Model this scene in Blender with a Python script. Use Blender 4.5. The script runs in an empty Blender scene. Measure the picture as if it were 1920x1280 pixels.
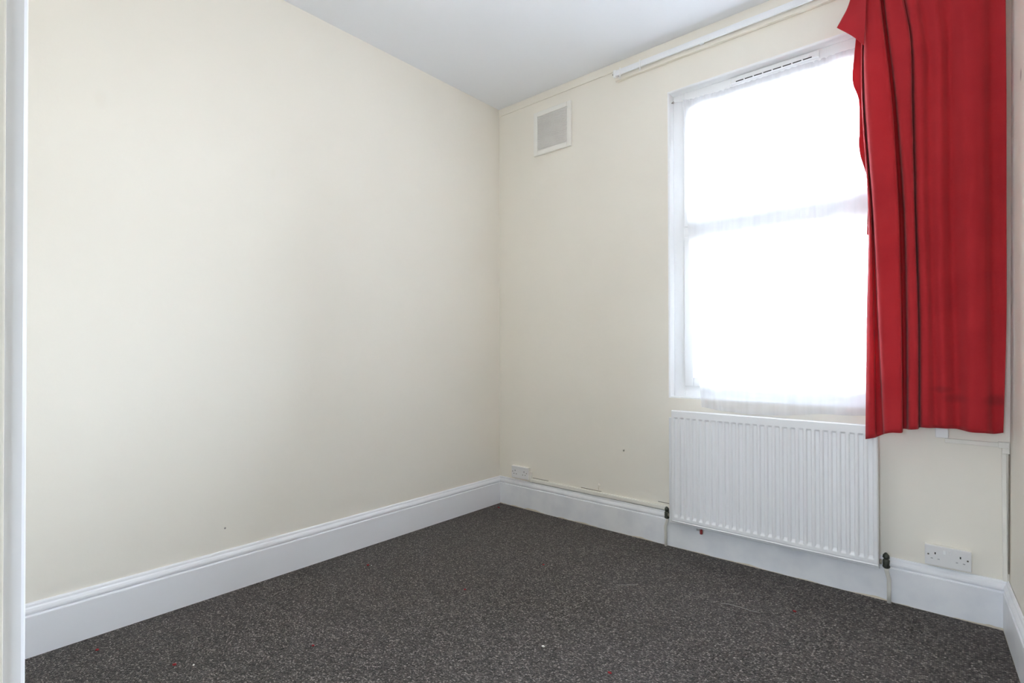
import bpy, bmesh, math, random
from mathutils import Vector, Matrix, noise

random.seed(7)
scene = bpy.context.scene
C = scene.collection

# ------------------------------------------------------------------ camera
cam_d = bpy.data.cameras.new('camera')
cam_d.sensor_width = 36.0
cam_d.lens = 986.66 * 36.0 / 1920.0
cam_d.shift_y = 8.0 / 1920.0
cam_d.clip_start = 0.02
cam = bpy.data.objects.new('camera', cam_d)
C.objects.link(cam)
YAW, PITCH, ROLL = 0.71303, 0.008052, -0.002167
F = Vector((-math.sin(YAW)*math.cos(PITCH), math.cos(YAW)*math.cos(PITCH), math.sin(PITCH)))
R0 = Vector((math.cos(YAW), math.sin(YAW), 0)); U0 = R0.cross(F)
Rr = R0*math.cos(ROLL)+U0*math.sin(ROLL); Uu = -R0*math.sin(ROLL)+U0*math.cos(ROLL)
M = Matrix((( Rr.x, Uu.x, -F.x, 2.5723), (Rr.y, Uu.y, -F.y, -2.8376), (Rr.z, Uu.z, -F.z, 1.1005), (0, 0, 0, 1)))
cam.matrix_world = M
scene.camera = cam

# ------------------------------------------------------------------ world: even overcast sky
world = bpy.data.worlds.new('overcast_sky'); scene.world = world
world.use_nodes = True
bg = world.node_tree.nodes['Background']
wn = world.node_tree
w_tc = wn.nodes.new('ShaderNodeTexCoord'); w_sx = wn.nodes.new('ShaderNodeSeparateXYZ'); wn.links.new(w_tc.outputs['Generated'], w_sx.inputs[0])
w_mr = wn.nodes.new('ShaderNodeMapRange'); w_mr.inputs['From Min'].default_value = -0.04; w_mr.inputs['From Max'].default_value = 0.04
wn.links.new(w_sx.outputs['Z'], w_mr.inputs['Value'])
w_mx = wn.nodes.new('ShaderNodeMix'); w_mx.data_type = 'RGBA'; wn.links.new(w_mr.outputs['Result'], w_mx.inputs[0])
w_mx.inputs[6].default_value = (0.30, 0.31, 0.33, 1)      # paving below the horizon
w_mx.inputs[7].default_value = (0.86, 0.97, 1.16, 1)      # white cloud
wn.links.new(w_mx.outputs[2], bg.inputs['Color'])
bg.inputs['Strength'].default_value = 29.0

# light portal in the window opening: guides sampling of the sky, emits nothing itself
pd = bpy.data.lights.new('window_portal', 'AREA'); pd.shape = 'RECTANGLE'; pd.size = 1.10; pd.size_y = 1.76
pd.cycles.is_portal = True
po = bpy.data.objects.new('window_portal', pd); C.objects.link(po)
po.location = (1.83, 0.17, 1.69); po.rotation_euler = (-math.pi/2, 0, 0)

HY = -4.3                                              # end of the hall behind the camera
HWX0, HWX1, HWZ0, HWZ1 = 2.15, 2.60, 0.95, 1.70        # unseen hall window, added as a fill light source
pd2 = bpy.data.lights.new('hall_portal', 'AREA'); pd2.shape = 'RECTANGLE'; pd2.size = HWX1-HWX0; pd2.size_y = HWZ1-HWZ0
pd2.cycles.is_portal = True
po2 = bpy.data.objects.new('hall_portal', pd2); C.objects.link(po2)
po2.location = ((HWX0+HWX1)/2, HY-0.09, (HWZ0+HWZ1)/2); po2.rotation_euler = (math.pi/2, 0, 0)

# ------------------------------------------------------------------ exposure
vs = scene.view_settings
vs.view_transform = 'Standard'; vs.look = 'None'; vs.gamma = 1.0; vs.use_curve_mapping = False
vs.exposure = 0.98
FILL_E = 9.0
scene.cycles.use_denoising = True
scene.cycles.use_adaptive_sampling = True
scene.cycles.adaptive_threshold = 0.045
scene.cycles.adaptive_min_samples = 16
scene.cycles.max_bounces = 9
scene.cycles.diffuse_bounces = 7
scene.cycles.transparent_max_bounces = 24
scene.cycles.sample_clamp_indirect = 8.0
scene.cycles.caustics_reflective = False
scene.cycles.caustics_refractive = False

# ------------------------------------------------------------------ materials
def new_mat(name):
    m = bpy.data.materials.new(name); m.use_nodes = True
    nt = m.node_tree; b = nt.nodes['Principled BSDF']
    return m, nt, b
def nd(nt, t, **kw):
    n = nt.nodes.new(t)
    for k, v in kw.items():
        if k in n.inputs: n.inputs[k].default_value = v
        else: setattr(n, k, v)
    return n
def lk(nt, a, b): nt.links.new(a, b)
def coords(nt, scale=(1, 1, 1)):
    tc = nd(nt, 'ShaderNodeTexCoord'); mp = nd(nt, 'ShaderNodeMapping'); mp.inputs['Scale'].default_value = scale
    lk(nt, tc.outputs['Object'], mp.inputs['Vector']); return mp.outputs['Vector']
def ramp(nt, fac, stops):
    r = nd(nt, 'ShaderNodeValToRGB')
    e = r.color_ramp.elements
    while len(e) < len(stops): e.new(0.5)
    for el, (p, c) in zip(e, stops): el.position = p; el.color = (*c, 1)
    lk(nt, fac, r.inputs['Fac']); return r.outputs['Color']
def mixc(nt, fac, a, b, mode='MIX'):
    m = nd(nt, 'ShaderNodeMix', data_type='RGBA', blend_type=mode)
    if hasattr(fac, 'is_output'): lk(nt, fac, m.inputs[0])
    else: m.inputs[0].default_value = fac
    for v, i in ((a, 6), (b, 7)):
        if hasattr(v, 'is_output'): lk(nt, v, m.inputs[i])
        else: m.inputs[i].default_value = (*v, 1)
    return m.outputs[2]
def bump(nt, b, h, strength, dist):
    n = nd(nt, 'ShaderNodeBump'); n.inputs['Strength'].default_value = strength; n.inputs['Distance'].default_value = dist
    lk(nt, h, n.inputs['Height']); lk(nt, n.outputs['Normal'], b.inputs['Normal'])
def spot_mask(nt, pos, r, soft=0.5, stretch=(1, 1, 1)):
    """1 inside a small blot around pos (object space), 0 outside"""
    tc = nd(nt, 'ShaderNodeTexCoord'); s = nd(nt, 'ShaderNodeVectorMath', operation='SUBTRACT')
    s.inputs[1].default_value = pos; lk(nt, tc.outputs['Object'], s.inputs[0])
    k = nd(nt, 'ShaderNodeVectorMath', operation='MULTIPLY'); k.inputs[1].default_value = stretch; lk(nt, s.outputs[0], k.inputs[0])
    l = nd(nt, 'ShaderNodeVectorMath', operation='LENGTH'); lk(nt, k.outputs[0], l.inputs[0])
    m = nd(nt, 'ShaderNodeMapRange', interpolation_type='SMOOTHSTEP')
    m.inputs['From Min'].default_value = r*(1-soft); m.inputs['From Max'].default_value = r
    m.inputs['To Min'].default_value = 1; m.inputs['To Max'].default_value = 0
    lk(nt, l.outputs['Value'], m.inputs['Value']); return m.outputs['Result']

def paint(name, col, rough=0.55, var=0.03, scale=3.0, bstr=0.15, bscale=120, bdist=0.001, spots=()):
    m, nt, b = new_mat(name)
    v = coords(nt)
    n1 = nd(nt, 'ShaderNodeTexNoise'); n1.inputs['Scale'].default_value = scale; n1.inputs['Detail'].default_value = 5
    lk(nt, v, n1.inputs['Vector'])
    lo = tuple(c*(1-var) for c in col); hi = tuple(min(1, c*(1+var*0.6)) for c in col)
    c = ramp(nt, n1.outputs['Fac'], [(0.3, lo), (0.7, hi)])
    for pos, r, dark, st in spots:
        c = mixc(nt, spot_mask(nt, pos, r, 0.7, st), c, dark)
    lk(nt, c, b.inputs['Base Color'])
    b.inputs['Roughness'].default_value = rough
    if bstr:
        n2 = nd(nt, 'ShaderNodeTexNoise'); n2.inputs['Scale'].default_value = bscale; n2.inputs['Detail'].default_value = 3
        lk(nt, v, n2.inputs['Vector']); bump(nt, b, n2.outputs['Fac'], bstr, bdist)
    return m

WALLC = (0.868, 0.824, 0.742)
M_WALL = paint('cream_wall_paint', WALLC, 0.6, 0.012, 1.6, 0.25, 38, 0.0015,
    spots=[((0, -1.872, 0.289), 0.006, (0.25, 0.22, 0.2), (1, 1, 1)), ((0, -2.333, 2.093), 0.03, (0.855, 0.808, 0.722), (1, 1, 0.6)),
           ((0, -1.654, 1.97), 0.035, (0.855, 0.808, 0.722), (1, 2, 1))])
M_WALLF = paint('cream_wall_paint_window_side', WALLC, 0.6, 0.02, 2.2, 0.35, 22, 0.0025)
M_WALLR = paint('cream_wall_paint_scuffed', WALLC, 0.6, 0.02, 2.0, 0.25, 30, 0.0015,
    spots=[((2.725, -0.225, 2.082), 0.03, (0.42, 0.36, 0.34), (1, 1.6, 1.0))])
M_CEIL = paint('white_ceiling_paint', (0.89, 0.91, 0.955), 0.7, 0.008, 1.0, 0.15, 30, 0.001)
M_REVEAL = paint('white_reveal_paint', (0.88, 0.88, 0.88), 0.5, 0.01, 3, 0.2, 40, 0.001)
M_GLOSS = paint('white_gloss_woodwork', (0.89, 0.895, 0.93), 0.32, 0.012, 4, 0.06, 30, 0.001)
def worn_gloss():
    m, nt, b = new_mat('white_gloss_woodwork_worn')
    v = coords(nt)
    n1 = nd(nt, 'ShaderNodeTexNoise'); n1.inputs['Scale'].default_value = 9; n1.inputs['Detail'].default_value = 6; lk(nt, v, n1.inputs['Vector'])
    c = ramp(nt, n1.outputs['Fac'], [(0.32, (0.79, 0.80, 0.84)), (0.6, (0.87, 0.875, 0.90))])
    # bare wood showing in a ragged line where the paint ends at the carpet
    sx = nd(nt, 'ShaderNodeSeparateXYZ'); lk(nt, v, sx.inputs[0])
    n2 = nd(nt, 'ShaderNodeTexNoise'); n2.inputs['Scale'].default_value = 5; n2.inputs['Detail'].default_value = 8; lk(nt, v, n2.inputs['Vector'])
    mr = nd(nt, 'ShaderNodeMapRange'); mr.inputs['From Min'].default_value = 0.46; mr.inputs['From Max'].default_value = 0.66
    mr.inputs['To Min'].default_value = 0.001; mr.inputs['To Max'].default_value = 0.012; lk(nt, n2.outputs['Fac'], mr.inputs['Value'])
    lt = nd(nt, 'ShaderNodeMath', operation='LESS_THAN'); lk(nt, sx.outputs['Z'], lt.inputs[0]); lk(nt, mr.outputs['Result'], lt.inputs[1])
    c = mixc(nt, lt.outputs[0], c, (0.70, 0.63, 0.52))
    lk(nt, c, b.inputs['Base Color']); b.inputs['Roughness'].default_value = 0.35
    n3 = nd(nt, 'ShaderNodeTexNoise'); n3.inputs['Scale'].default_value = 14; lk(nt, v, n3.inputs['Vector']); bump(nt, b, n3.outputs['Fac'], 0.3, 0.002)
    return m
M_GLOSSW = worn_gloss()
M_RAD = paint('white_radiator_enamel', (0.83, 0.83, 0.845), 0.35, 0.006, 3, 0.0)
M_UPVC = paint('white_upvc', (0.86, 0.865, 0.88), 0.35, 0.006, 3, 0.0)
M_PLASTIC = paint('white_plastic', (0.80, 0.79, 0.79), 0.4, 0.02, 12, 0.0)
M_PLASTIC2 = paint('bright_white_plastic', (0.88, 0.88, 0.88), 0.35, 0.01, 12, 0.0)
M_CREAMPL = paint('painted_cream_trunking', (0.84, 0.815, 0.75), 0.5, 0.03, 14, 0.1, 60)
M_PIPE = paint('cream_painted_pipe', (0.80, 0.78, 0.72), 0.4, 0.04, 20, 0.15, 60)
M_DARK = paint('dark_recess', (0.03, 0.028, 0.025), 0.8, 0.2, 30, 0.0)
M_SCREW = paint('tarnished_screw', (0.18, 0.16, 0.13), 0.5, 0.3, 200, 0.0)
M_VALVE = paint('tarnished_brass_valve', (0.055, 0.06, 0.045), 0.55, 0.7, 60, 0.5, 90, 0.003)
M_NUT = paint('dull_metal_union', (0.42, 0.38, 0.30), 0.4, 0.3, 70, 0.2, 80)
M_REDCAP = paint('red_plastic_cap', (0.33, 0.03, 0.03), 0.45, 0.1, 40, 0.0)
M_GREYCLIP = paint('grey_metal_clip', (0.45, 0.45, 0.46), 0.5, 0.2, 40, 0.0)
M_RAIL = paint('white_curtain_track', (0.86, 0.87, 0.89), 0.3, 0.01, 6, 0.0)
M_VENT = paint('vent_plastic', (0.86, 0.84, 0.79), 0.45, 0.01, 8, 0.0)
M_SLAT = paint('vent_slat_plastic', (0.82, 0.80, 0.77), 0.5, 0.02, 20, 0.0)
M_LINT = paint('red_lint', (0.30, 0.025, 0.03), 0.9, 0.3, 200, 0.0)
M_CRUMB = paint('pale_crumb', (0.85, 0.83, 0.78), 0.8, 0.1, 200, 0.0)
M_THREAD = paint('pale_thread', (0.30, 0.28, 0.265), 0.9, 0.1, 200, 0.0)
M_GAPSHADE = paint('brown_joint_shade', (0.27, 0.22, 0.17), 0.8, 0.3, 40, 0.0)
M_NAIL = paint('painted_nail', (0.66, 0.58, 0.48), 0.5, 0.1, 100, 0.0)

def carpet():
    m, nt, b = new_mat('grey_brown_loop_carpet')
    v = coords(nt)
    # rows of small loops, running along the window wall, each row shifted by half a loop
    br = nd(nt, 'ShaderNodeTexVoronoi', feature='F1'); br.inputs['Scale'].default_value = 1.0; br.inputs['Randomness'].default_value = 0.45
    lk(nt, coords(nt, (165, 245, 200)), br.inputs['Vector'])
    sep = nd(nt, 'ShaderNodeSeparateColor'); lk(nt, br.outputs['Color'], sep.inputs[0])
    big = nd(nt, 'ShaderNodeTexNoise'); big.inputs['Scale'].default_value = 6; big.inputs['Detail'].default_value = 4; lk(nt, v, big.inputs['Vector'])
    mid = nd(nt, 'ShaderNodeTexNoise'); mid.inputs['Scale'].default_value = 70; mid.inputs['Detail'].default_value = 4; lk(nt, v, mid.inputs['Vector'])
    c = ramp(nt, sep.outputs[0], [(0.0, (0.028, 0.023, 0.0195)), (0.50, (0.098, 0.083, 0.074)), (0.85, (0.185, 0.158, 0.144)), (0.98, (0.42, 0.37, 0.345))])
    c = mixc(nt, 0.55, c, ramp(nt, mid.outputs['Fac'], [(0.3, (0.35, 0.35, 0.35)), (0.7, (1.0, 0.97, 0.95))]), 'MULTIPLY')
    c = mixc(nt, 0.35, c, ramp(nt, big.outputs['Fac'], [(0.3, (0.72, 0.72, 0.70)), (0.7, (1.0, 0.98, 1.0))]), 'MULTIPLY')
    gap = ramp(nt, br.outputs['Distance'], [(0.25, (1, 1, 1)), (0.75, (0.45, 0.45, 0.45))])
    c = mixc(nt, 1.0, c, gap, 'MULTIPLY')
    lk(nt, c, b.inputs['Base Color'])
    b.inputs['Roughness'].default_value = 0.75
    b.inputs['Sheen Weight'].default_value = 0.10
    b.inputs['Sheen Roughness'].default_value = 0.5
    b.inputs['Specular IOR Level'].default_value = 0.25
    inv = nd(nt, 'ShaderNodeMath', operation='SUBTRACT'); inv.inputs[0].default_value = 1.0; lk(nt, br.outputs['Distance'], inv.inputs[1])
    bump(nt, b, inv.outputs[0], 0.9, 0.004)
    return m
M_CARPET = carpet()

def curtain_cloth():
    m, nt, b = new_mat('red_cotton_curtain')
    v = coords(nt)
    w = nd(nt, 'ShaderNodeTexNoise'); w.inputs['Scale'].default_value = 7; w.inputs['Detail'].default_value = 4; lk(nt, v, w.inputs['Vector'])
    c = ramp(nt, w.outputs['Fac'], [(0.3, (0.44, 0.020, 0.028)), (0.7, (0.52, 0.028, 0.036))])
    # old water marks in the lower right of the cloth
    wv = nd(nt, 'ShaderNodeTexNoise'); wv.inputs['Scale'].default_value = 11; wv.inputs['Detail'].default_value = 5; lk(nt, v, wv.inputs['Vector'])
    for pos, r, st in (((2.535, -0.125, 0.905), 0.055, (1.0, 0.0, 2.2)), ((2.495, -0.125, 0.94), 0.05, (1.0, 0.0, 2.6)), ((2.655, -0.125, 0.905), 0.05, (1.0, 0.0, 1.6))):
        s = spot_mask(nt, pos, r, 0.8, st)
        k = nd(nt, 'ShaderNodeMath', operation='MULTIPLY'); lk(nt, s, k.inputs[0]); lk(nt, wv.outputs['Fac'], k.inputs[1])
        c = mixc(nt, k.outputs[0], c, (0.14, 0.015, 0.018))
    lk(nt, c, b.inputs['Base Color']); b.inputs['Roughness'].default_value = 0.8
    b.inputs['Sheen Weight'].default_value = 0.15
    b.inputs['Specular IOR Level'].default_value = 0.2
    # weave
    wx = nd(nt, 'ShaderNodeTexWave', bands_direction='X'); wx.inputs['Scale'].default_value = 260
    wz = nd(nt, 'ShaderNodeTexWave', bands_direction='Z'); wz.inputs['Scale'].default_value = 260
    lk(nt, v, wx.inputs['Vector']); lk(nt, v, wz.inputs['Vector'])
    ad = nd(nt, 'ShaderNodeMath', operation='ADD'); lk(nt, wx.outputs['Fac'], ad.inputs[0]); lk(nt, wz.outputs['Fac'], ad.inputs[1])
    bump(nt, b, ad.outputs[0], 0.15, 0.0005)
    tr = nd(nt, 'ShaderNodeBsdfTranslucent'); tr.inputs['Color'].default_value = (0.62, 0.03, 0.06, 1)
    mx = nd(nt, 'ShaderNodeMixShader'); mx.inputs[0].default_value = 0.22
    lk(nt, b.outputs[0], mx.inputs[1]); lk(nt, tr.outputs[0], mx.inputs[2])
    lk(nt, mx.outputs[0], nt.nodes['Material Output'].inputs['Surface'])
    return m
M_RED = curtain_cloth()

def sheer():
    m, nt, b = new_mat('white_sheer_net')
    v = coords(nt)
    wx = nd(nt, 'ShaderNodeTexNoise'); wx.inputs['Scale'].default_value = 28; mp = nd(nt, 'ShaderNodeMapping'); mp.inputs['Scale'].default_value = (1, 1, 0.08)
    lk(nt, v, mp.inputs['Vector']); lk(nt, mp.outputs['Vector'], wx.inputs['Vector'])
    b.inputs['Base Color'].default_value = (0.92, 0.92, 0.94, 1); b.inputs['Roughness'].default_value = 0.9
    tl = nd(nt, 'ShaderNodeBsdfTranslucent'); tl.inputs['Color'].default_value = (0.93, 0.93, 0.95, 1)
    a = nd(nt, 'ShaderNodeMixShader'); a.inputs[0].default_value = 0.6; lk(nt, b.outputs[0], a.inputs[1]); lk(nt, tl.outputs[0], a.inputs[2])
    tp = nd(nt, 'ShaderNodeBsdfTransparent')
    mr = nd(nt, 'ShaderNodeMapRange'); mr.inputs['From Min'].default_value = 0.3; mr.inputs['From Max'].default_value = 0.7
    mr.inputs['To Min'].default_value = 0.56; mr.inputs['To Max'].default_value = 0.64; lk(nt, wx.outputs['Fac'], mr.inputs['Value'])
    mx = nd(nt, 'ShaderNodeMixShader'); lk(nt, mr.outputs['Result'], mx.inputs[0]); lk(nt, tp.outputs[0], mx.inputs[1]); lk(nt, a.outputs[0], mx.inputs[2])
    lk(nt, mx.outputs[0], nt.nodes['Material Output'].inputs['Surface'])
    return m
M_NET = sheer()

def glass():
    m, nt, b = new_mat('window_glass')
    tp = nd(nt, 'ShaderNodeBsdfTransparent'); tp.inputs['Color'].default_value = (0.96, 0.98, 0.97, 1)
    gl = nd(nt, 'ShaderNodeBsdfGlossy'); gl.inputs['Roughness'].default_value = 0.02
    fr = nd(nt, 'ShaderNodeFresnel'); fr.inputs['IOR'].default_value = 1.45
    mx = nd(nt, 'ShaderNodeMixShader'); lk(nt, fr.outputs[0], mx.inputs[0]); lk(nt, tp.outputs[0], mx.inputs[1]); lk(nt, gl.outputs[0], mx.inputs[2])
    lk(nt, mx.outputs[0], nt.nodes['Material Output'].inputs['Surface'])
    return m
M_GLASS = glass()

# ------------------------------------------------------------------ mesh helpers
def link_mesh(name, bm, mat, parent=None, smooth=False):
    me = bpy.data.meshes.new(name)
    bmesh.ops.recalc_face_normals(bm, faces=bm.faces[:])
    bm.to_mesh(me); bm.free()
    me.materials.append(mat)
    if smooth:
        for p in me.polygons: p.use_smooth = True
    o = bpy.data.objects.new(name, me); C.objects.link(o)
    if parent: attach(o, parent)
    return o
def attach(o, parent):
    o.parent = parent
    o.matrix_parent_inverse = Matrix.Translation(parent.location).inverted()
def add_box(bm, x0, x1, y0, y1, z0, z1, bev=0.0, seg=2):
    t = bmesh.new()
    bmesh.ops.create_cube(t, size=1.0)
    for v in t.verts: v.co = Vector(((x0+x1)/2 + v.co.x*(x1-x0), (y0+y1)/2 + v.co.y*(y1-y0), (z0+z1)/2 + v.co.z*(z1-z0)))
    if bev > 0: bmesh.ops.bevel(t, geom=t.edges[:], offset=bev, segments=seg, affect='EDGES', profile=0.5)
    me = bpy.data.meshes.new('tmp'); t.to_mesh(me); t.free(); bm.from_mesh(me); bpy.data.meshes.remove(me)
def box(name, x0, x1, y0, y1, z0, z1, mat, parent=None, bev=0.0, seg=2):
    bm = bmesh.new(); add_box(bm, x0, x1, y0, y1, z0, z1, bev, seg); return link_mesh(name, bm, mat, parent)
def add_tube(bm, pts, r, n=12, cap=True):
    pts = [Vector(p) for p in pts]; rings = []
    rr = r if isinstance(r, (list, tuple)) else [r]*len(pts)
    for i, p in enumerate(pts):
        d = (pts[min(i+1, len(pts)-1)] - pts[max(i-1, 0)]).normalized()
        a = d.orthogonal() if abs(d.z) > 0.9 else d.cross(Vector((0, 0, 1)))
        a.normalize(); c = d.cross(a)
        rings.append([bm.verts.new(p + (a*math.cos(2*math.pi*k/n) + c*math.sin(2*math.pi*k/n))*rr[i]) for k in range(n)])
    for i in range(len(rings)-1):
        for k in range(n): bm.faces.new((rings[i][k], rings[i][(k+1) % n], rings[i+1][(k+1) % n], rings[i+1][k]))
    if cap: bm.faces.new(rings[0][::-1]); bm.faces.new(rings[-1])
def tube(name, pts, r, mat, parent=None, n=12):
    bm = bmesh.new(); add_tube(bm, pts, r, n); return link_mesh(name, bm, mat, parent, True)
def thing(name, label, cat, loc, group=None):
    o = bpy.data.objects.new(name, None); C.objects.link(o); o.location = loc; o.empty_display_size = 0.05
    o['label'] = label; o['category'] = cat
    if group: o['group'] = group
    return o
def tag(o, label, cat, group=None):
    o['label'] = label; o['category'] = cat
    if group: o['group'] = group
    return o
def struct(o, label, cat='wall'):
    o['kind'] = 'structure'; o['label'] = label; o['category'] = cat; return o

# ------------------------------------------------------------------ the room
H = 2.85            # ceiling height
XR = 2.690          # window wall length at floor level
LEAN = 0.0096       # the right wall leans out a little towards the ceiling
SK = 0.065          # right wall opens out towards the door
YB = -2.785         # inner face of the wall with the door
WX0, WX1, WZ0, WZ1 = 1.300, 2.365, 0.832, 2.556     # window opening
DX0, DX1, DZ = 1.972, 2.735, 2.03                     # door opening
def xr(y): return XR - SK*y

# floor and ceiling run through the room and the hall
struct(box('floor', -0.15, 3.25, HY-0.1, 0.20, -0.12, 0.0, M_CARPET), 'grey-brown loop pile carpet covering the whole floor', 'carpet')
struct(box('ceiling', -0.15, 3.25, HY-0.1, 0.20, H, H+0.12, M_CEIL), 'plain white painted ceiling above the cream walls', 'ceiling')
struct(box('wall_left', -0.15, 0.0, HY-0.1, 0.0, 0.0, H, M_WALL), 'long blank cream wall opposite the red curtain side')

# window wall with its opening; the arris of the reveal is rounded off
def window_wall():
    bm = bmesh.new()
    r = 0.012; T = 0.20
    n = 5
    def loop(o, y):  # opening outline grown by o
        return [(WX0-o, y, WZ0-o*0.3), (WX1+o, y, WZ0-o*0.3), (WX1+o, y, WZ1+o), (WX0-o, y, WZ1+o)]
    outer = [(-0.15, 0, 0), (XR+0.25, 0, 0), (XR+0.25, 0, H), (-0.15, 0, H)]
    rings = [[bm.verts.new(c) for c in outer]]
    for k in range(n+1):
        a = math.pi/2*k/n
        rings.append([bm.verts.new(c) for c in loop(r*(1-math.sin(a)), r*(1-math.cos(a)))])
    rings.append([bm.verts.new(c) for c in loop(0, T)])
    rings.append([bm.verts.new((c[0], T, c[2])) for c in outer])
    for a, b in zip(rings, rings[1:]):
        for k in range(4): bm.faces.new((a[k], a[(k+1) % 4], b[(k+1) % 4], b[k]))
    a, b = rings[-1], rings[0]
    for k in range(4): bm.faces.new((a[k], a[(k+1) % 4], b[(k+1) % 4], b[k]))
    o = link_mesh('wall_far', bm, M_WALLF)
    o.data.materials.append(M_REVEAL)
    for p in o.data.polygons:
        c = p.center
        if WX0-0.02 < c.x < WX1+0.02 and WZ0-0.02 < c.z < WZ1+0.02 and c.y > 0.0005 and c.y < 0.19: p.material_index = 1
    return struct(o, 'cream wall holding the window, radiator and square vent')
window_wall()

def right_wall():
    bm = bmesh.new()
    pts = [(xr(0.0), 0.0), (xr(HY-0.1), HY-0.1), (xr(HY-0.1)+0.15, HY-0.1), (xr(0)+0.15, 0.0)]
    lo = [bm.verts.new((x, y, 0)) for x, y in pts]; hi = [bm.verts.new((x + LEAN*H, y, H)) for x, y in pts]
    bm.faces.new(lo); bm.faces.new(hi)
    for k in range(4): bm.faces.new((lo[k], lo[(k+1) % 4], hi[(k+1) % 4], hi[k]))
    return struct(link_mesh('wall_right', bm, M_WALLR), 'sliver of cream wall beside the red curtain with a dark scuff')
right_wall()
bm = bmesh.new()
add_box(bm, 0.0, DX0-0.03, YB-0.115, YB, 0, H); add_box(bm, DX1+0.03, xr(YB)-0.001, YB-0.115, YB, 0, H); add_box(bm, DX0-0.03, DX1+0.03, YB-0.115, YB, DZ+0.03, H)
struct(link_mesh('wall_near', bm, M_WALL), 'cream wall around the doorway at the near end')
# hall behind the camera: window added to send fill light through the doorway
bm = bmesh.new()
add_box(bm, 0.0, HWX0, HY-0.1, HY, 0, H); add_box(bm, HWX1, xr(HY), HY-0.1, HY, 0, H)
add_box(bm, HWX0, HWX1, HY-0.1, HY, 0, HWZ0); add_box(bm, HWX0, HWX1, HY-0.1, HY, HWZ1, H)
struct(link_mesh('wall_hall', bm, M_WALL), 'cream end wall of the hall behind the doorway')
hw = bpy.data.objects.new('hall_fill_window', None); C.objects.link(hw); hw.location = ((HWX0+HWX1)/2, HY-0.06, HWZ0)
struct(hw, 'unseen white framed window added to send fill daylight through the doorway', 'window')
bm = bmesh.new(); f = 0.06
for (a, b_, c, d) in ((HWX0, HWX0+f, HWZ0, HWZ1), (HWX1-f, HWX1, HWZ0, HWZ1), (HWX0+f, HWX1-f, HWZ0, HWZ0+f), (HWX0+f, HWX1-f, HWZ1-f, HWZ1)): add_box(bm, a, b_, HY-0.08, HY-0.03, c, d, 0.003)
link_mesh('window_frame', bm, M_UPVC, hw)
box('pane', HWX0+f-0.004, HWX1-f+0.004, HY-0.058, HY-0.054, HWZ0+f-0.004, HWZ1-f+0.004, M_GLASS, hw)

# door lining and its architrave, seen edge-on at the left margin
dr = bpy.data.objects.new('trim_1', None); C.objects.link(dr); dr.location = (DX0, YB, 0)
struct(dr, 'white painted door frame upright at the left margin', 'door frame')
bm = bmesh.new()
add_box(bm, DX0-0.03, DX0, YB-0.125, YB+0.002, 0, DZ+0.03, 0.0015); add_box(bm, DX1, DX1+0.03, YB-0.125, YB+0.002, 0, DZ+0.03, 0.0015)
add_box(bm, DX0, DX1, YB-0.125, YB+0.002, DZ, DZ+0.03, 0.0015)
link_mesh('lining', bm, M_WALL, dr)
def architrave(x_in, sgn):
    prof = [(0.0, 0.0), (0.0, 0.0125), (0.0015, 0.0145), (0.004, 0.0155), (0.007, 0.0145), (0.009, 0.0135), (0.03, 0.017), (0.055, 0.018), (0.064, 0.015), (0.066, 0.0)]
    bm = bmesh.new(); rows = []
    for z in (0.0, DZ+0.07):
        rows.append([bm.verts.new((x_in + sgn*a, YB + 0.0005 + b, z)) for a, b in prof])
    for k in range(len(prof)-1): bm.faces.new((rows[0][k], rows[0][k+1], rows[1][k+1], rows[1][k]))
    bm.faces.new(rows[0]); bm.faces.new(rows[1][::-1])
    return link_mesh('architrave', bm, M_GLOSS, dr)
architrave(DX0-0.002, -1); architrave(DX1+0.002, 1)

# ------------------------------------------------------------------ baseboards (moulded profile: thickness, height)
BP = [(0.020, 0.0), (0.020, 0.1445), (0.0188, 0.1468), (0.0128, 0.1480), (0.0122, 0.1505), (0.0165, 0.1545), (0.0178, 0.159), (0.0172, 0.165), (0.0140, 0.1725),
      (0.0100, 0.1775), (0.0092, 0.1815), (0.0085, 0.1850), (0.0055, 0.1895), (0.0, 0.1900)]
def baseboard(name, f0, f1, mat, label, prof=BP):
    """f0/f1: functions thickness -> (x, y) of the two mitred ends"""
    bm = bmesh.new()
    a = [bm.verts.new((*f0(t), z)) for t, z in prof] + [bm.verts.new((*f0(0), 0))]
    b = [bm.verts.new((*f1(t), z)) for t, z in prof] + [bm.verts.new((*f1(0), 0))]
    n = len(a)
    for k in range(n): bm.faces.new((a[k], a[(k+1) % n], b[(k+1) % n], b[k]))
    bm.faces.new(a); bm.faces.new(b[::-1])
    return struct(link_mesh(name, bm, mat), label, 'baseboard')
baseboard('baseboard_left', lambda t: (t, -t), lambda t: (t, YB), M_GLOSS, 'smooth white moulded baseboard along the blank left wall')
baseboard('baseboard_far', lambda t: (t, -t), lambda t: (xr(-t)-t, -t), M_GLOSSW, 'scuffed white moulded baseboard under the window and radiator')
baseboard('baseboard_right', lambda t: (xr(-t)-t, -t), lambda t: (xr(YB)-t, YB), M_GLOSSW, 'short white baseboard in the right corner')
# strip of old paper edge running along the top of the window wall
bm = bmesh.new(); add_box(bm, 0.0, xr(0)+0.026, -0.008, 0.0, 2.797, H, 0.003, 2)
struct(link_mesh('trim_2', bm, M_WALLF), 'narrow raised cream strip along the top of the window wall', 'trim')

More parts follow.
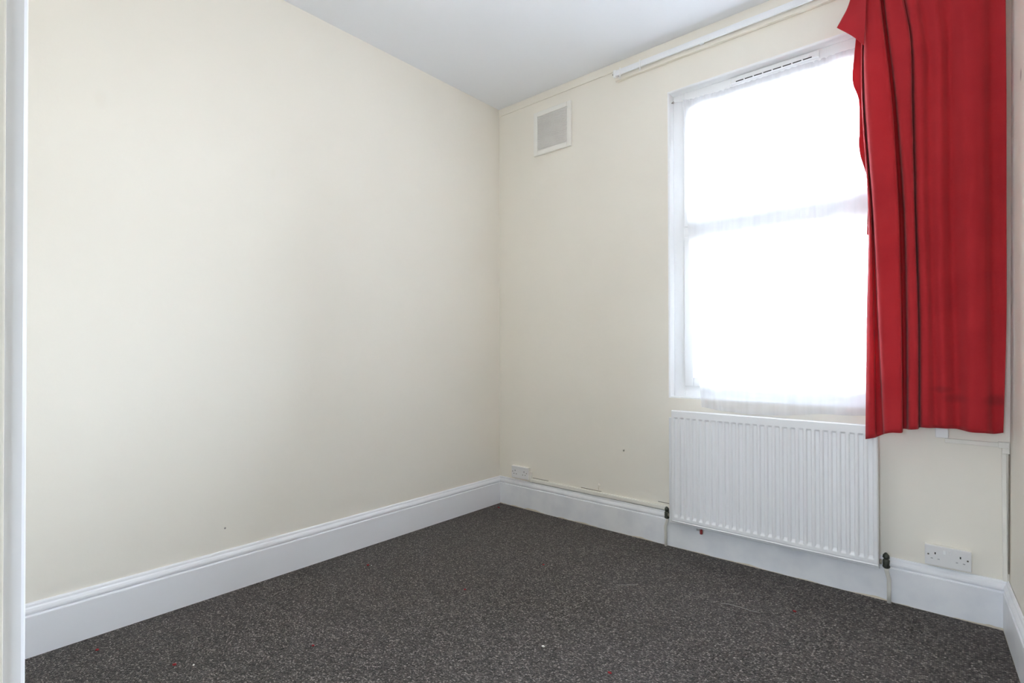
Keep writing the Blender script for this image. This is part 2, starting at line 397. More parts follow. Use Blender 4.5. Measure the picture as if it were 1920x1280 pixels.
# ------------------------------------------------------------------ window
win = bpy.data.objects.new('window_1', None); C.objects.link(win); win.location = (1.83, 0.08, WZ0)
struct(win, 'tall white framed window glowing behind the net curtain', 'window')
FY0, FY1 = 0.060, 0.125
bm = bmesh.new()
add_box(bm, WX0, WX0+0.064, FY0, FY1, WZ0, WZ1, 0.003); add_box(bm, WX1-0.064, WX1, FY0, FY1, WZ0, WZ1, 0.003)
add_box(bm, WX0+0.064, WX1-0.064, FY0, FY1, WZ1-0.064, WZ1, 0.003); add_box(bm, WX0+0.064, WX1-0.064, FY0, FY1, WZ0, WZ0+0.064, 0.003)
link_mesh('outer_frame', bm, M_UPVC, win)
box('transom', WX0+0.062, WX1-0.062, FY0, FY1, 1.735, 1.795, M_UPVC, win, 0.003)
for (z0, z1) in ((WZ0+0.062, 1.737), (1.793, WZ1-0.062)):
    bm = bmesh.new(); a, b = WX0+0.062, WX1-0.062; w = 0.052
    add_box(bm, a, a+w, FY0-0.008, FY1-0.01, z0, z1, 0.004); add_box(bm, b-w, b, FY0-0.008, FY1-0.01, z0, z1, 0.004)
    add_box(bm, a+w, b-w, FY0-0.008, FY1-0.01, z0, z0+w, 0.004); add_box(bm, a+w, b-w, FY0-0.008, FY1-0.01, z1-w, z1, 0.004)
    sash = link_mesh('sash', bm, M_UPVC, win)
    box('pane', a+w-0.005, b-w+0.005, 0.088, 0.092, z0+w-0.005, z1-w+0.005, M_GLASS, sash)
# inner sill board and outside sill
box('sill_board', WX0, WX1, 0.002, FY0, WZ0-0.004, WZ0+0.004, M_REVEAL, win, 0.002)

tv = thing('trickle_vent', 'slim white slotted vent strip at the top of the window frame', 'vent', (1.83, 0.05, 2.52))
box('housing', 1.628, 2.036, 0.046, 0.0598, 2.516, 2.545, M_UPVC, tv, 0.003)
box('end_cap', 1.622, 1.630, 0.044, 0.0598, 2.514, 2.547, M_PLASTIC2, tv, 0.002); box('end_cap', 2.034, 2.042, 0.044, 0.0598, 2.514, 2.547, M_PLASTIC2, tv, 0.002)
box('slide_tab', 1.995, 2.003, 0.040, 0.047, 2.528, 2.534, M_PLASTIC2, tv, 0.001)
for k in range(8):
    x0 = 1.6535 + k*0.0455
    box('slot', x0, x0+0.0385, 0.0452, 0.0475, 2.5195, 2.5245, M_DARK, tv)

# ------------------------------------------------------------------ net curtain on its wire
hk = thing('wire_hook', 'small brass hook screwed in the top left window corner', 'hook', (1.304, 0.036, 2.512))
tube('shank', [(1.3005, 0.036, 2.512), (1.309, 0.036, 2.512)], 0.0022, M_SCREW, hk, 8)
tube('eye', [(1.311+0.005*math.cos(a), 0.036, 2.512+0.005*math.sin(a)) for a in [i*math.pi/6 for i in range(13)]], 0.0012, M_SCREW, hk, 6)

def net_curtain():
    bm = bmesh.new(); NX, NZ = 220, 70; g = []
    for j in range(NZ+1):
        v = j/NZ; row = []
        for i in range(NX+1):
            u = i/NX
            x_top = 1.372 + u*(2.352-1.372)
            x_bot = 1.486 + u*(2.345-1.486)
            s = v**1.3
            x = x_top*(1-s) + x_bot*s
            zb = 0.790 - 0.020*math.sin(math.pi*min(1, u*1.6)) + 0.028*max(0, u-0.45)
            zt = 2.490 + 0.018*math.exp(-u*16) + 0.0010*math.sin(u*190)
            z = zt*(1-v) + zb*v
            yb = -0.017 + 0.042*(1-v)**2.2
            amp = 0.004 + 0.007*v
            fold = math.sin(u*31 + 0.9*math.sin(u*7) + 0.5*v) * amp*(0.55+0.45*math.sin(u*9+1)) + 0.0025*math.sin(u*230)*(1-v)**4
            if v > 0.96: fold *= 1.15
            y = yb + fold - 0.006*math.exp(-u*14)*v
            if z > WZ0-0.02: y = max(y, -0.012 - 0.02*v)
            row.append(bm.verts.new((x, y, z)))
        g.append(row)
    for j in range(NZ):
        for i in range(NX): bm.faces.new((g[j][i], g[j][i+1], g[j+1][i+1], g[j+1][i]))
    net = thing('net_curtain', 'sheer white net curtain hanging across the window', 'net curtain', (1.86, 0.03, 2.51))
    o = link_mesh('net_cloth', bm, M_NET, net, True)
    tube('hanging_wire', [(1.312, 0.036, 2.512), (1.34, 0.034, 2.507), (1.40, 0.032, 2.497), (1.50, 0.031, 2.488), (1.83, 0.030, 2.484), (2.20, 0.031, 2.489), (2.362, 0.034, 2.510)], 0.0018, M_PLASTIC2, net, 8)
    # stitched hem: a second layer along the bottom, and the gathered heading
    bm = bmesh.new(); src = o.data.vertices; nv = NX+1
    def strip(j0, j1, dy):
        rows = [[bm.verts.new(Vector(src[j*nv+i].co) + Vector((0, dy, 0))) for i in range(nv)] for j in range(j0, j1+1)]
        for a, b in zip(rows, rows[1:]):
            for i in range(nv-1): bm.faces.new((a[i], a[i+1], b[i+1], b[i]))
    strip(NZ-1, NZ, 0.0015); link_mesh('hem', bm, M_NET, net, True)
    bm = bmesh.new(); strip(0, 2, 0.0030); link_mesh('heading', bm, M_NET, net, True)
net_curtain()

# ------------------------------------------------------------------ radiator
RX0, RX1, RZ0, RZ1 = 1.349, 2.278, 0.166, 0.770
RY = -0.100; TH = 0.017
rad = thing('radiator', 'white steel panel radiator with vertical flutes under the window', 'radiator', ((RX0+RX1)/2, -0.06, RZ0))
def rad_panel():
    bm = bmesh.new()
    NF = 27; pitch = 0.0337; x_first = 0.0265; dep = 0.0085
    us = [0.0, 0.002, 0.005, 0.010]
    for k in range(NF):
        c = x_first + k*pitch
        us += [c-0.0125, c-0.0105, c-0.0070, c-0.003, c+0.003, c+0.0070, c+0.0105, c+0.0125]
    w = RX1-RX0
    us += [w-0.010, w-0.005, w-0.002, w]
    h = RZ1-RZ0
    vs_ = [0.0, 0.002, 0.005, 0.0085, 0.0105, 0.014, 0.026, 0.030, 0.036, 0.042, 0.048, 0.2, 0.4, h-0.062, h-0.046, h-0.0435, h-0.041, h-0.0385, h-0.036, h-0.016, h-0.0085, h-0.005, h-0.002, h]
    def flute(u):
        k = round((u-x_first)/pitch)
        if k < 0 or k >= NF: return 0
        d = abs(u-(x_first+k*pitch))
        return 1 if d <= 0.0072 else max(0, 1-(d-0.0072)/0.0045)
    def vert(v):
        if v < 0.026 or v > h-0.036: return 0
        a = min(1, (v-0.026)/0.016); b = min(1, (h-0.036-v)/0.010)
        s = max(0, min(a, b)); return s*s*(3-2*s)
    def edge(d): return 0 if d >= 0.005 else 0.005-math.sqrt(max(0, 0.005**2-(0.005-d)**2))
    g = []
    for v in vs_:
        row = []
        for u in us:
            y = RY + dep*flute(u)*vert(v) + edge(min(u, w-u)) + edge(min(v, h-v))*0.9
            if 0.008 < v < 0.0125: y += 0.0022   # pressed seam near the bottom edge
            row.append(bm.verts.new((RX0+u, y, RZ0+v)))
        g.append(row)
    for j in range(len(vs_)-1):
        for i in range(len(us)-1): bm.faces.new((g[j][i], g[j][i+1], g[j+1][i+1], g[j+1][i]))
    # back face
    yb = RY+TH
    bv = [[bm.verts.new((g[j][i].co.x, yb, g[j][i].co.z)) for i in (0, -1)] for j in (0, -1)]
    ring = [g[0][i] for i in range(len(us))] + [g[j][-1] for j in range(1, len(vs_))] + [g[-1][i] for i in range(len(us)-2, -1, -1)] + [g[j][0] for j in range(len(vs_)-2, 0, -1)]
    back = [bm.verts.new((v.co.x, yb, v.co.z)) for v in ring]
    for k in range(len(ring)): bm.faces.new((ring[k], ring[(k+1) % len(ring)], back[(k+1) % len(ring)], back[k]))
    bmesh.ops.delete(bm, geom=[x for r in bv for x in r], context='VERTS')
    bm.faces.new(back)
    return link_mesh('front_panel', bm, M_RAD, rad)
fp = rad_panel()
box('top_seam', RX0+0.006, RX1-0.006, RY+0.007, RY+0.0095, RZ1-0.001, RZ1+0.0025, M_RAD, fp, 0.0008)
# convector channels behind the panel and the rear panel
bm = bmesh.new()
for k in range(26):
    x = RX0+0.0265+k*0.0337+0.0168
    add_box(bm, x-0.006, x+0.006, RY+TH, -0.045, RZ0+0.05, RZ1-0.05)
o = link_mesh('convector_fins', bm, M_RAD, rad); o['kind'] = 'stuff'
box('rear_panel', 1.316, RX1-0.002, -0.056, -0.044, 0.143, RZ1-0.045, M_RAD, rad, 0.003)
for x in (RX0+0.16, RX1-0.16): box('wall_bracket', x-0.015, x+0.015, -0.045, -0.0005, RZ0+0.08, RZ1-0.06, M_RAD, rad, 0.001)
box('clip', 1.468, 1.484, -0.054, -0.046, 0.131, 0.1435, M_GREYCLIP, rad, 0.001)
bm = bmesh.new(); add_tube(bm, [(1.497, -0.060, 0.120), (1.497, -0.060, 0.1215), (1.497, -0.060, 0.139), (1.497, -0.060, 0.1445)], [0.006, 0.0075, 0.0075, 0.005], 12)
o = link_mesh('drain_cap', bm, M_REDCAP, rad, True); o['label'] = 'small red plastic cap under the radiator'

def valve(xr_, xv, yv, zv, px, py, label_side, group):
    """union from the radiator end, corroded valve body with a spindle, painted pipe to the floor"""
    v = thing('radiator_valve', label_side, 'valve', (xv, yv, zv), group)
    sg = 1 if xv > xr_ else -1
    tube('union_nut', [(xr_+sg*0.0006, yv, zv-0.012), (xr_+sg*0.008, yv, zv-0.012)], 0.0105, M_NUT, v, 6)
    bm = bmesh.new()
    add_tube(bm, [(xv-sg*0.010, yv, zv-0.012), (xv-sg*0.004, yv, zv-0.012), (xv+sg*0.010, yv, zv-0.014)], [0.010, 0.0115, 0.008], 10)
    add_tube(bm, [(xv, yv, zv-0.034), (xv, yv, zv-0.028), (xv, yv, zv-0.02), (xv, yv, zv), (xv, yv, zv+0.006)], [0.010, 0.0140, 0.012, 0.0125, 0.009], 10)
    for w in bm.verts: w.co += Vector((noise.noise(w.co*160), noise.noise(w.co*160+Vector((9, 0, 0))), noise.noise(w.co*160+Vector((0, 9, 0)))))*0.0022
    link_mesh('valve_body', bm, M_VALVE, v, True)
    bm = bmesh.new(); add_tube(bm, [(xv, yv, zv+0.005), (xv, yv, zv+0.010), (xv, yv, zv+0.022), (xv, yv, zv+0.031)], [0.008, 0.0125, 0.0115, 0.005], 8)
    for w in bm.verts: w.co += Vector((noise.noise(w.co*210), noise.noise(w.co*210+Vector((9, 0, 0))), 0))*0.0022
    link_mesh('spindle_head', bm, M_VALVE, v, True)
    tube('pipe_tail', [(xv, yv, zv-0.030), (xv, yv+0.004, zv-0.045), (px, py-0.004, zv-0.085), (px, py, 0.06), (px, py, 0.001)], 0.0078, M_PIPE, v, 14)
valve(1.316, 1.2985, -0.047, 0.194, 1.286, -0.034, 'corroded dark valve with pale pipe at the left end of the radiator', 'radiator valves')
valve(RX1, 2.302, -0.062, 0.192, 2.309, -0.037, 'corroded dark valve with pale pipe at the right end of the radiator', 'radiator valves')

# ------------------------------------------------------------------ red curtain
CUR_ROWS = [
    [ (2.2474,-0.0978,2.8819), (2.2505,-0.1074,2.8747), (2.2523,-0.1062,2.8745), (2.2522,-0.0884,2.8850), (2.2544,-0.0910,2.8823), (2.2600,-0.1230,2.8606), (2.2721,-0.1290,2.8509), (2.2867,-0.1242,2.8462), (2.2856,-0.0954,2.8637), (2.2965,-0.0908,2.8609), (2.3030,-0.1182,2.8414), (2.3184,-0.1230,2.8307), (2.3364,-0.1182,2.8243), (2.3473,-0.0954,2.8321), (2.3616,-0.1146,2.8135), (2.3798,-0.1182,2.8020), (2.4004,-0.1062,2.7986), (2.4462,-0.1146,2.7701), (2.5048,-0.0978,2.7500), (2.5622,-0.1194,2.7078), (2.6172,-0.1146,2.6824), (2.6589,-0.0966,2.6717), (2.6930,-0.1050,2.6493) ],
    [ (2.2328,-0.0948,2.4910), (2.2365,-0.1084,2.4834), (2.2382,-0.1067,2.4834), (2.2374,-0.0844,2.4940), (2.2399,-0.0885,2.4911), (2.2488,-0.1305,2.4683), (2.2689,-0.1390,2.4564), (2.3112,-0.1322,2.4427), (2.3113,-0.0939,2.4602), (2.3238,-0.0878,2.4580), (2.3325,-0.1237,2.4381), (2.3567,-0.1305,2.4253), (2.3955,-0.1237,2.4130), (2.4006,-0.0939,2.4246), (2.4127,-0.1186,2.4084), (2.4338,-0.1237,2.3977), (2.4571,-0.1067,2.3962), (2.4946,-0.1186,2.3758), (2.5271,-0.0948,2.3737), (2.5725,-0.1254,2.3416), (2.6193,-0.1186,2.3261), (2.6535,-0.0931,2.3241), (2.6920,-0.1050,2.3033) ],
    [ (2.2306,-0.0936,2.1634), (2.2345,-0.1088,2.1570), (2.2362,-0.1069,2.1571), (2.2343,-0.0758,2.1685), (2.2367,-0.0795,2.1665), (2.2548,-0.1335,2.1421), (2.2880,-0.1430,2.1287), (2.3388,-0.1354,2.1158), (2.3365,-0.0873,2.1334), (2.3506,-0.0796,2.1317), (2.3615,-0.1259,2.1122), (2.3835,-0.1335,2.1029), (2.4041,-0.1259,2.0992), (2.4070,-0.0873,2.1118), (2.4195,-0.1202,2.0965), (2.4405,-0.1259,2.0881), (2.4618,-0.1069,2.0883), (2.4976,-0.1202,2.0727), (2.5283,-0.0936,2.0726), (2.5736,-0.1278,2.0469), (2.6203,-0.1202,2.0353), (2.6515,-0.0917,2.0357), (2.6914,-0.1050,2.0189) ],
    [ (2.2514,-0.0970,1.6905), (2.2571,-0.1130,1.6864), (2.2626,-0.1110,1.6858), (2.2629,-0.0790,1.6920), (2.2672,-0.0830,1.6905), (2.2790,-0.1390,1.6776), (2.3098,-0.1490,1.6703), (2.3580,-0.1410,1.6636), (2.3558,-0.0910,1.6737), (2.3734,-0.0830,1.6723), (2.3839,-0.1310,1.6611), (2.3985,-0.1390,1.6570), (2.4120,-0.1310,1.6563), (2.4131,-0.0910,1.6639), (2.4238,-0.1250,1.6554), (2.4430,-0.1310,1.6510), (2.4642,-0.1110,1.6512), (2.4981,-0.1250,1.6427), (2.5320,-0.0970,1.6423), (2.5786,-0.1330,1.6273), (2.6204,-0.1250,1.6217), (2.6516,-0.0950,1.6222), (2.6884,-0.1090,1.6131) ],
    [ (2.2436,-0.1044,1.2266), (2.2571,-0.1212,1.2254), (2.2682,-0.1191,1.2250), (2.2712,-0.0946,1.2259), (2.2832,-0.1001,1.2252), (2.2939,-0.1485,1.2228), (2.3188,-0.1590,1.2214), (2.3648,-0.1506,1.2200), (2.3626,-0.0987,1.2222), (2.3800,-0.0904,1.2219), (2.3905,-0.1401,1.2194), (2.4049,-0.1485,1.2185), (2.4200,-0.1401,1.2183), (2.4211,-0.0987,1.2200), (2.4317,-0.1338,1.2181), (2.4507,-0.1401,1.2171), (2.4700,-0.1191,1.2172), (2.5004,-0.1338,1.2154), (2.5357,-0.1044,1.2153), (2.5804,-0.1422,1.2120), (2.6220,-0.1338,1.2107), (2.6500,-0.1023,1.2109), (2.6852,-0.1170,1.2090) ],
    [ (2.2373,-0.1118,0.7115), (2.2529,-0.1294,0.7178), (2.2735,-0.1272,0.7243), (2.2751,-0.1074,0.7242), (2.3003,-0.1140,0.7390), (2.3102,-0.1580,0.7477), (2.3347,-0.1690,0.7559), (2.3678,-0.1602,0.7582), (2.3656,-0.1064,0.7671), (2.3793,-0.0978,0.7674), (2.3899,-0.1492,0.7721), (2.4043,-0.1580,0.7746), (2.4193,-0.1492,0.7772), (2.4204,-0.1064,0.7789), (2.4309,-0.1426,0.7840), (2.4516,-0.1492,0.7845), (2.4741,-0.1272,0.7842), (2.5043,-0.1426,0.7867), (2.5409,-0.1118,0.7846), (2.5805,-0.1514,0.7807), (2.6234,-0.1426,0.7799), (2.6482,-0.1096,0.7764), (2.6731,-0.1250,0.7848) ],
]
FLAP_OUT = [ (2.2125,-0.1250,2.6961), (2.1866,-0.1280,2.6074), (2.1648,-0.1320,2.5627), (2.1448,-0.1350,2.5268) ]
FLAP_IN = [ (2.2583,-0.1350,2.6698), (2.2557,-0.1500,2.5668), (2.2515,-0.1520,2.4803), (2.2470,-0.1500,2.4004) ]
FLAP_MID = [ (2.2363,-0.1280,2.6836), (2.2229,-0.1340,2.5888), (2.2112,-0.1380,2.5172), (2.2069,-0.1380,2.4606) ]
EDGE_OUT = [ (2.2142,-0.0700,2.5575), (2.2056,-0.0700,2.4655), (2.1991,-0.0700,2.3963), (2.1924,-0.0680,2.3277), (2.1966,-0.0720,2.2769), (2.2151,-0.0780,2.2139), (2.2190,-0.0800,2.1599), (2.2181,-0.0780,2.0544), (2.2154,-0.0750,2.0134), (2.2214,-0.0780,1.9542), (2.2395,-0.0850,1.8822), (2.2514,-0.0900,1.8200), (2.2550,-0.0900,1.7727), (2.2487,-0.0900,1.6923), (2.2444,-0.0920,1.5994) ]
EDGE_IN = [ (2.2530,-0.0980,2.5282), (2.2524,-0.0980,2.4351), (2.2520,-0.0980,2.3652), (2.2515,-0.0980,2.2954), (2.2512,-0.0980,2.2489), (2.2550,-0.1000,2.1933), (2.2585,-0.1000,2.1411), (2.2598,-0.1000,2.0362), (2.2633,-0.1000,1.9935), (2.2687,-0.1000,1.9366), (2.2721,-0.1000,1.8711), (2.2756,-0.1000,1.8126), (2.2772,-0.1000,1.7661), (2.2767,-0.1000,1.6856), (2.2761,-0.1000,1.5935) ]
ct = thing('red_curtain', 'long red cotton curtain bunched against the right corner', 'curtain', (2.46, -0.10, 0.72))
def catmull(p0, p1, p2, p3, t):
    return 0.5*((2*p1) + (-p0+p2)*t + (2*p0-5*p1+4*p2-p3)*t*t + (-p0+3*p1-3*p2+p3)*t**3)
def solid(o, t):
    m = o.modifiers.new('thickness', 'SOLIDIFY'); m.thickness = t; m.offset = 0; return o
def red_curtain():
    rows = [[Vector(c) for c in r] for r in CUR_ROWS]
    for c in rows[0]: c.z = 2.765
    SUBU, SUBV = 7, 14
    def across(r):
        out = []
        n = len(r)
        for i in range(n-1):
            for k in range(SUBU):
                out.append(catmull(r[max(i-1, 0)], r[i], r[i+1], r[min(i+2, n-1)], k/SUBU))
        out.append(r[-1].copy()); return out
    rr = [across(r) for r in rows]
    bm = bmesh.new(); g = []
    n = len(rr)
    for j in range(n-1):
        for k in range(SUBV + (1 if j == n-2 else 0)):
            t = k/SUBV; row = []
            for i in range(len(rr[0])):
                c = catmull(rr[max(j-1, 0)][i], rr[j][i], rr[j+1][i], rr[min(j+2, n-1)][i], t)
                u = i/len(rr[0])
                c.y += 0.0035*noise.noise(Vector((c.x*16, 0, c.z*2.2))) + 0.0012*noise.noise(Vector((c.x*50, 3, c.z*6)))
                row.append(bm.verts.new(c))
            g.append(row)
    for a, b in zip(g, g[1:]):
        for i in range(len(a)-1): bm.faces.new((a[i], a[i+1], b[i+1], b[i]))
    o = link_mesh('cloth', bm, M_RED, ct, True); solid(o, 0.0016)
    # turned-up hem: second layer at the foot
    return o
red_curtain()
def ribbon(name, cols, mat, sub=6, thick=0.0016):
    """smooth sheet through a list of columns of points"""
    cols = [[Vector(c) for c in r] for r in cols]
    def sm(r):
        out = []
        for i in range(len(r)-1):
            for k in range(sub): out.append(catmull(r[max(i-1, 0)], r[i], r[i+1], r[min(i+2, len(r)-1)], k/sub))
        out.append(r[-1]); return out
    cc = [sm(r) for r in cols]
    grid = [sm([c[j] for c in cc]) for j in range(len(cc[0]))]
    bm = bmesh.new(); g = [[bm.verts.new(c) for c in r] for r in grid]
    for a, b in zip(g, g[1:]):
        for i in range(len(a)-1): bm.faces.new((a[i], a[i+1], b[i+1], b[i]))
    return solid(link_mesh(name, bm, mat, ct, True), thick)
ribbon('folded_corner', [FLAP_OUT, FLAP_MID, FLAP_IN], M_RED)
ribbon('leading_edge', [EDGE_OUT, [tuple((Vector(a)+Vector(b))/2 + Vector((0, 0.012, 0))) for a, b in zip(EDGE_OUT, EDGE_IN)], EDGE_IN], M_RED)

# ------------------------------------------------------------------ curtain track on its batten
box_b = tag(box('curtain_batten', 0.968, 2.66, -0.021, 0.0, 2.727, 2.790, M_WALLF, None, 0.002), 'cream painted wooden batten carrying the curtain track', 'batten')
rl = thing('curtain_track', 'white plastic curtain track fixed just below the ceiling', 'curtain track', (1.8, -0.045, 2.75))
box('track', 0.985, 2.66, -0.052, -0.042, 2.742, 2.775, M_RAIL, rl, 0.002)
box('runner_channel', 0.990, 2.66, -0.042, -0.034, 2.752, 2.764, M_RAIL, rl, 0.001)
box('end_stop', 0.972, 0.988, -0.055, -0.036, 2.736, 2.780, M_PLASTIC2, rl, 0.003)
bm = bmesh.new(); add_tube(bm, [(0.9665, -0.046, 2.757), (0.9725, -0.046, 2.757)], 0.005, 8); link_mesh('end_screw', bm, M_SCREW, rl, True)
for x in (0.975, 1.49, 2.05): box('bracket', x, x+0.022, -0.034, -0.0212, 2.746, 2.770, M_RAIL, rl, 0.002)
for x in (1.015, 1.145):
    gl = box('glider', x, x+0.007, -0.056, -0.050, 2.728, 2.782, M_PLASTIC2, rl, 0.0015)
    bm = bmesh.new(); add_tube(bm, [(x+0.0035+0.005*math.cos(a), -0.053, 2.722+0.006*math.sin(a)) for a in [i*math.pi/5 for i in range(11)]], 0.0014, 6); link_mesh('ring', bm, M_PLASTIC2, gl, True)

# ------------------------------------------------------------------ square wall vent
vt = thing('wall_vent', 'square cream wall vent with fine louvres near the ceiling', 'vent', (0.478, 0, 2.42))
VX0, VX1, VZ0, VZ1 = 0.332, 0.640, 2.425, 2.722; fw = 0.032
bm = bmesh.new()
for (a, b, c, d) in ((VX0, VX0+fw, VZ0, VZ1), (VX1-fw, VX1, VZ0, VZ1), (VX0+fw, VX1-fw, VZ0, VZ0+fw), (VX0+fw, VX1-fw, VZ1-fw, VZ1)): add_box(bm, a, b, -0.016, -0.0005, c, d, 0.003)
link_mesh('frame', bm, M_VENT, vt)
box('backing', VX0+fw-0.002, VX1-fw+0.002, -0.004, -0.0006, VZ0+fw-0.002, VZ1-fw+0.002, M_SLAT, vt)
bm = bmesh.new(); N = 30
for k in range(N):
    z = VZ0+fw + (k+0.5)*(VZ1-VZ0-2*fw)/N; x0, x1 = VX0+fw, VX1-fw
    vv = [bm.verts.new(c) for c in ((x0, -0.0100, z+0.0032), (x1, -0.0100, z+0.0032), (x1, -0.0120, z-0.0030), (x0, -0.0120, z-0.0030), (x0, -0.0072, z+0.0036), (x1, -0.0072, z+0.0036), (x1, -0.0095, z-0.0034), (x0, -0.0095, z-0.0034))]
    for f in ((0, 1, 2, 3), (7, 6, 5, 4), (3, 2, 6, 7), (0, 4, 5, 1), (0, 3, 7, 4), (1, 5, 6, 2)): bm.faces.new([vv[i] for i in f])
o = link_mesh('louvre_slats', bm, M_SLAT, vt); o['kind'] = 'stuff'

# ------------------------------------------------------------------ sockets
def socket(x0, z0, label, switched, w=0.150, h=0.084, depth=0.028):
    s = thing('double_socket', label, 'socket', (x0+w/2, 0, z0), 'double wall sockets')
    box('back_box', x0, x0+w, -depth+0.008, -0.0005, z0, z0+h, M_CREAMPL, s, 0.002)
    y = -depth
    pl = box('face_plate', x0+0.001, x0+w-0.001, y, -depth+0.008, z0+0.001, z0+h-0.001, M_PLASTIC, s, 0.003)
    zc = z0+h*0.50
    for sg in (-1, 1):
        cx = x0+w/2 + sg*0.040
        box('pin_slot', cx-0.0022, cx+0.0022, y-0.0003, y+0.002, zc+0.006, zc+0.0145, M_DARK, s)
        box('pin_slot', cx-0.0145, cx-0.0075, y-0.0003, y+0.002, zc-0.014, zc-0.0098, M_DARK if not switched else M_GREYCLIP, s)
        box('pin_slot', cx+0.0075, cx+0.0145, y-0.0003, y+0.002, zc-0.014, zc-0.0098, M_DARK if not switched else M_GREYCLIP, s)
        sx = x0+w/2 + sg*0.0625
        tube('screw', [(sx, y+0.001, zc+0.003), (sx, y-0.0008, zc+0.003)], 0.0034, M_SCREW, s, 10)
    if switched:
        box('switch_rocker', x0+w/2-0.0145, x0+w/2-0.0055, y-0.0035, y+0.001, zc+0.012, zc+0.028, M_PLASTIC2, s, 0.0015)
        box('switch_rocker', x0+w/2+0.0040, x0+w/2+0.0130, y-0.0022, y+0.001, zc+0.012, zc+0.028, M_PLASTIC, s, 0.0012)
    else:
        box('maker_mark', x0+w/2-0.013, x0+w/2+0.013, y-0.0002, y+0.001, zc+0.008, zc+0.0105, M_SLAT, s)
    return s
socket(0.134, 0.2045, 'small white double socket beside the left corner, without switches', False)
socket(2.431, 0.2000, 'white double socket with two rocker switches right of the radiator', True)

# ------------------------------------------------------------------ surface cable trunking
t1 = thing('cable_trunking', 'cream cable trunking lying along the baseboard left of the radiator', 'trunking', (0.79, 0, 0.192))
box('trunking_base', 0.300, 1.345, -0.0125, -0.0005, 0.1925, 0.2175, M_CREAMPL, t1, 0.0012)
box('trunking_lid', 0.302, 1.345, -0.0155, -0.0125, 0.1955, 0.2150, M_CREAMPL, t1, 0.001)
box('socket_coupler', 0.286, 0.304, -0.018, -0.0005, 0.192, 0.262, M_CREAMPL, t1, 0.0015)
for a, b, z in ((0.305, 0.44, 0.2195), (0.70, 0.85, 0.2200), (1.225, 1.345, 0.2290)): box('plaster_crack', a, b, -0.0016, -0.0002, z, z+0.0028, M_SCREW, t1)
box('gap_shadow_bar', 0.300, 1.345, -0.0080, -0.0004, 0.1902, 0.1926, M_DARK, t1)  # dark bar painted in as the shadow line between trunking and baseboard
t2 = thing('cable_trunking', 'cream cable trunking with white box below the red curtain hem', 'trunking', (2.58, 0, 0.20))
box('junction_box', 2.470, 2.512, -0.036, -0.0005, 0.7345, 0.788, M_PLASTIC2, t2, 0.003)
bm = bmesh.new()
add_box(bm, 2.500, 2.672, -0.016, -0.0005, 0.7135, 0.7310, 0.0015); link_mesh('trunking_run', bm, M_CREAMPL, t2)
box('elbow', 2.662, 2.6945, -0.020, -0.0005, 0.7110, 0.7350, M_CREAMPL, t2, 0.002); box('elbow', 2.673, 2.6945, -0.020, -0.0005, 0.690, 0.711, M_CREAMPL, t2, 0.002)
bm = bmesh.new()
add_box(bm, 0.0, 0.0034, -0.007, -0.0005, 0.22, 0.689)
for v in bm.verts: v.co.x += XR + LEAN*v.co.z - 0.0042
link_mesh('joint_shade', bm, M_GAPSHADE, t2)  # dark brown strip stands in for the shade inside the open corner crack
box('trunking_drop', 2.672, 2.6855, -0.014, -0.0005, 0.1905, 0.700, M_CREAMPL, t2, 0.0015)

nl = thing('wall_nail', 'tiny painted nail in a plaster dab above the baseboard', 'nail', (0.833, 0, 0.255))
bm = bmesh.new(); add_tube(bm, [(0.833, -0.0002, 0.258), (0.833, -0.004, 0.258), (0.833, -0.0055, 0.258)], [0.010, 0.007, 0.002], 12); link_mesh('plaster_dab', bm, M_WALLF, nl, True)
tube('shank', [(0.833, -0.001, 0.250), (0.833, -0.006, 0.248), (0.833, -0.006, 0.232)], 0.0018, M_NAIL, nl, 8)
bm = bmesh.new(); add_tube(bm, [(1.005, -0.0002, 0.515), (1.005, -0.003, 0.510), (1.005, -0.0045, 0.498), (1.006, -0.0002, 0.494)], [0.002, 0.004, 0.006, 0.004], 10)
tag(link_mesh('plaster_chip', bm, M_WALLF, None, True), 'small raised plaster chip on the wall left of the radiator', 'plaster chip')

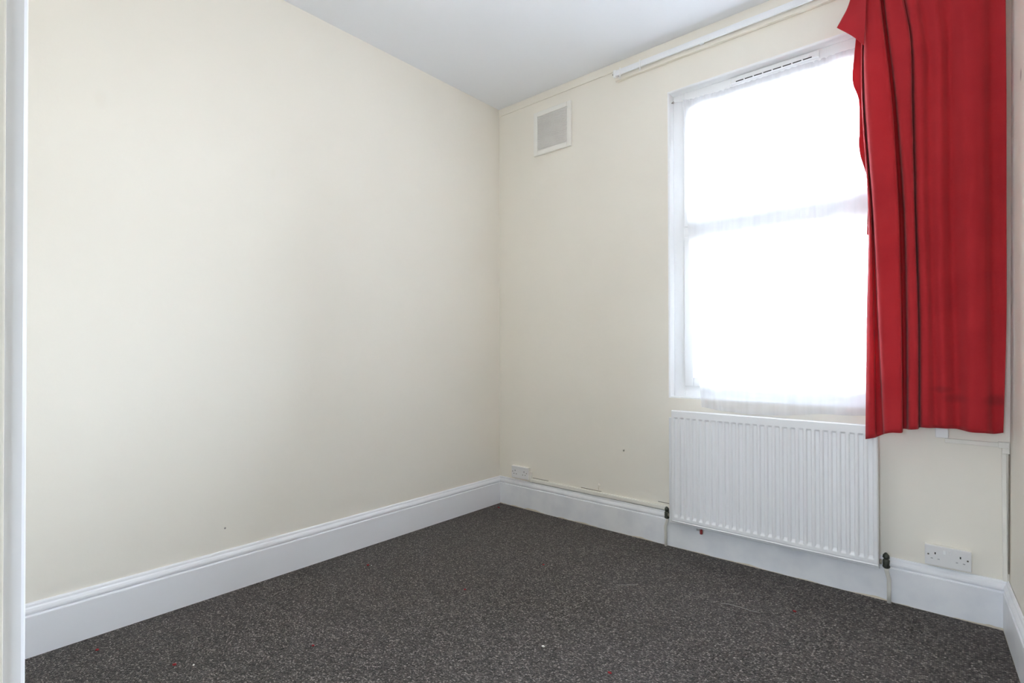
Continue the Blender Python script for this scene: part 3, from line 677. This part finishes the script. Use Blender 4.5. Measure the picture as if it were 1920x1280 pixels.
# ------------------------------------------------------------------ bits lying on the carpet
def fleck(name, x, y, r, mat, label, cat, group=None, flat=0.5):
    bm = bmesh.new(); bmesh.ops.create_icosphere(bm, subdivisions=2, radius=r)
    s = Vector((x*31, y*17, 0))
    for v in bm.verts:
        d = 1 + 0.55*noise.noise(v.co/r*1.3 + s)
        v.co = Vector((v.co.x*d*1.25, v.co.y*d, v.co.z*d*flat))
    zmin = min(v.co.z for v in bm.verts)
    for v in bm.verts: v.co += Vector((x, y, -zmin + 0.0003))
    o = link_mesh(name, bm, mat, None, True); tag(o, label, cat, group); return o
G = 'red lint specks on the carpet'
for x, y, r, lab in ((0.146, -2.367, 0.0055, 'red lint speck on carpet nearest the door frame at left'),
                     (0.467, -2.212, 0.0060, 'red lint speck at the bottom edge, left of a pale crumb'),
                     (0.723, -1.835, 0.0050, 'red lint speck in the middle of the left carpet foreground'),
                     (0.247, -1.279, 0.0065, 'bright red lint speck close to the left baseboard'),
                     (0.823, -1.148, 0.0050, 'dark red lint speck mid-carpet in front of the corner'),
                     (0.925, -0.690, 0.0050, 'faint red lint speck between the corner and radiator'),
                     (0.095, -0.119, 0.0070, 'red lint speck tucked into the far left corner'),
                     (1.645, -1.261, 0.0055, 'red lint speck at the bottom middle edge of the carpet'),
                     (2.018, -0.389, 0.0060, 'red lint speck on carpet below the radiator')):
    fleck('red_lint', x, y, r, M_LINT, lab, 'lint', G)
fleck('crumb', 1.377, -1.283, 0.0050, M_CRUMB, 'white crumb alone in the middle carpet foreground', 'crumb', 'pale crumbs', 0.6)
fleck('crumb', 0.518, -2.169, 0.0030, M_CRUMB, 'tiny pale crumb beside red lint at bottom left', 'crumb', 'pale crumbs', 0.6)
fleck('crumb', 0.262, -1.268, 0.0025, M_CRUMB, 'tiny pale crumb touching the bright red lint speck', 'crumb', 'pale crumbs', 0.6)
def thread(pts, label):
    tag(tube('pale_thread', [(x, y, 0.0016) for x, y in pts], 0.0013, M_THREAD, None, 6), label, 'thread', 'pale threads on the carpet')
thread([(1.325, -0.652), (1.345, -0.634), (1.372, -0.612), (1.395, -0.592), (1.397, -0.58)], 'short straight pale thread on carpet left of the radiator front')
thread([(1.755, -0.515), (1.79, -0.50), (1.83, -0.497), (1.87, -0.50), (1.91, -0.492)], 'longer curved pale thread on carpet before the radiator')

# ------------------------------------------------------------------ globe pendant added out of view to brighten walls and ceiling
pend = thing('added_fill_pendant', 'unseen white globe added under the ceiling as fill light', 'lamp', (1.35, -1.45, H))
bm = bmesh.new(); add_tube(bm, [(1.35, -1.45, H-0.001), (1.35, -1.45, H-0.012), (1.35, -1.45, H-0.03)], [0.05, 0.048, 0.012], 20); link_mesh('ceiling_rose', bm, M_PLASTIC2, pend, True)
tube('flex', [(1.35, -1.45, H-0.03), (1.35, -1.45, 2.60)], 0.004, M_PLASTIC2, pend, 8)
def fill_globe_mat():
    m, nt, b = new_mat('added_fill_globe'); b.inputs['Base Color'].default_value = (0.9, 0.9, 0.88, 1)
    b.inputs['Emission Color'].default_value = (0.96, 0.98, 1.0, 1); b.inputs['Emission Strength'].default_value = FILL_E; return m
bm = bmesh.new(); bmesh.ops.create_uvsphere(bm, u_segments=24, v_segments=14, radius=0.11)
for v in bm.verts: v.co += Vector((1.35, -1.45, 2.50))
link_mesh('globe_shade', bm, fill_globe_mat(), pend, True)
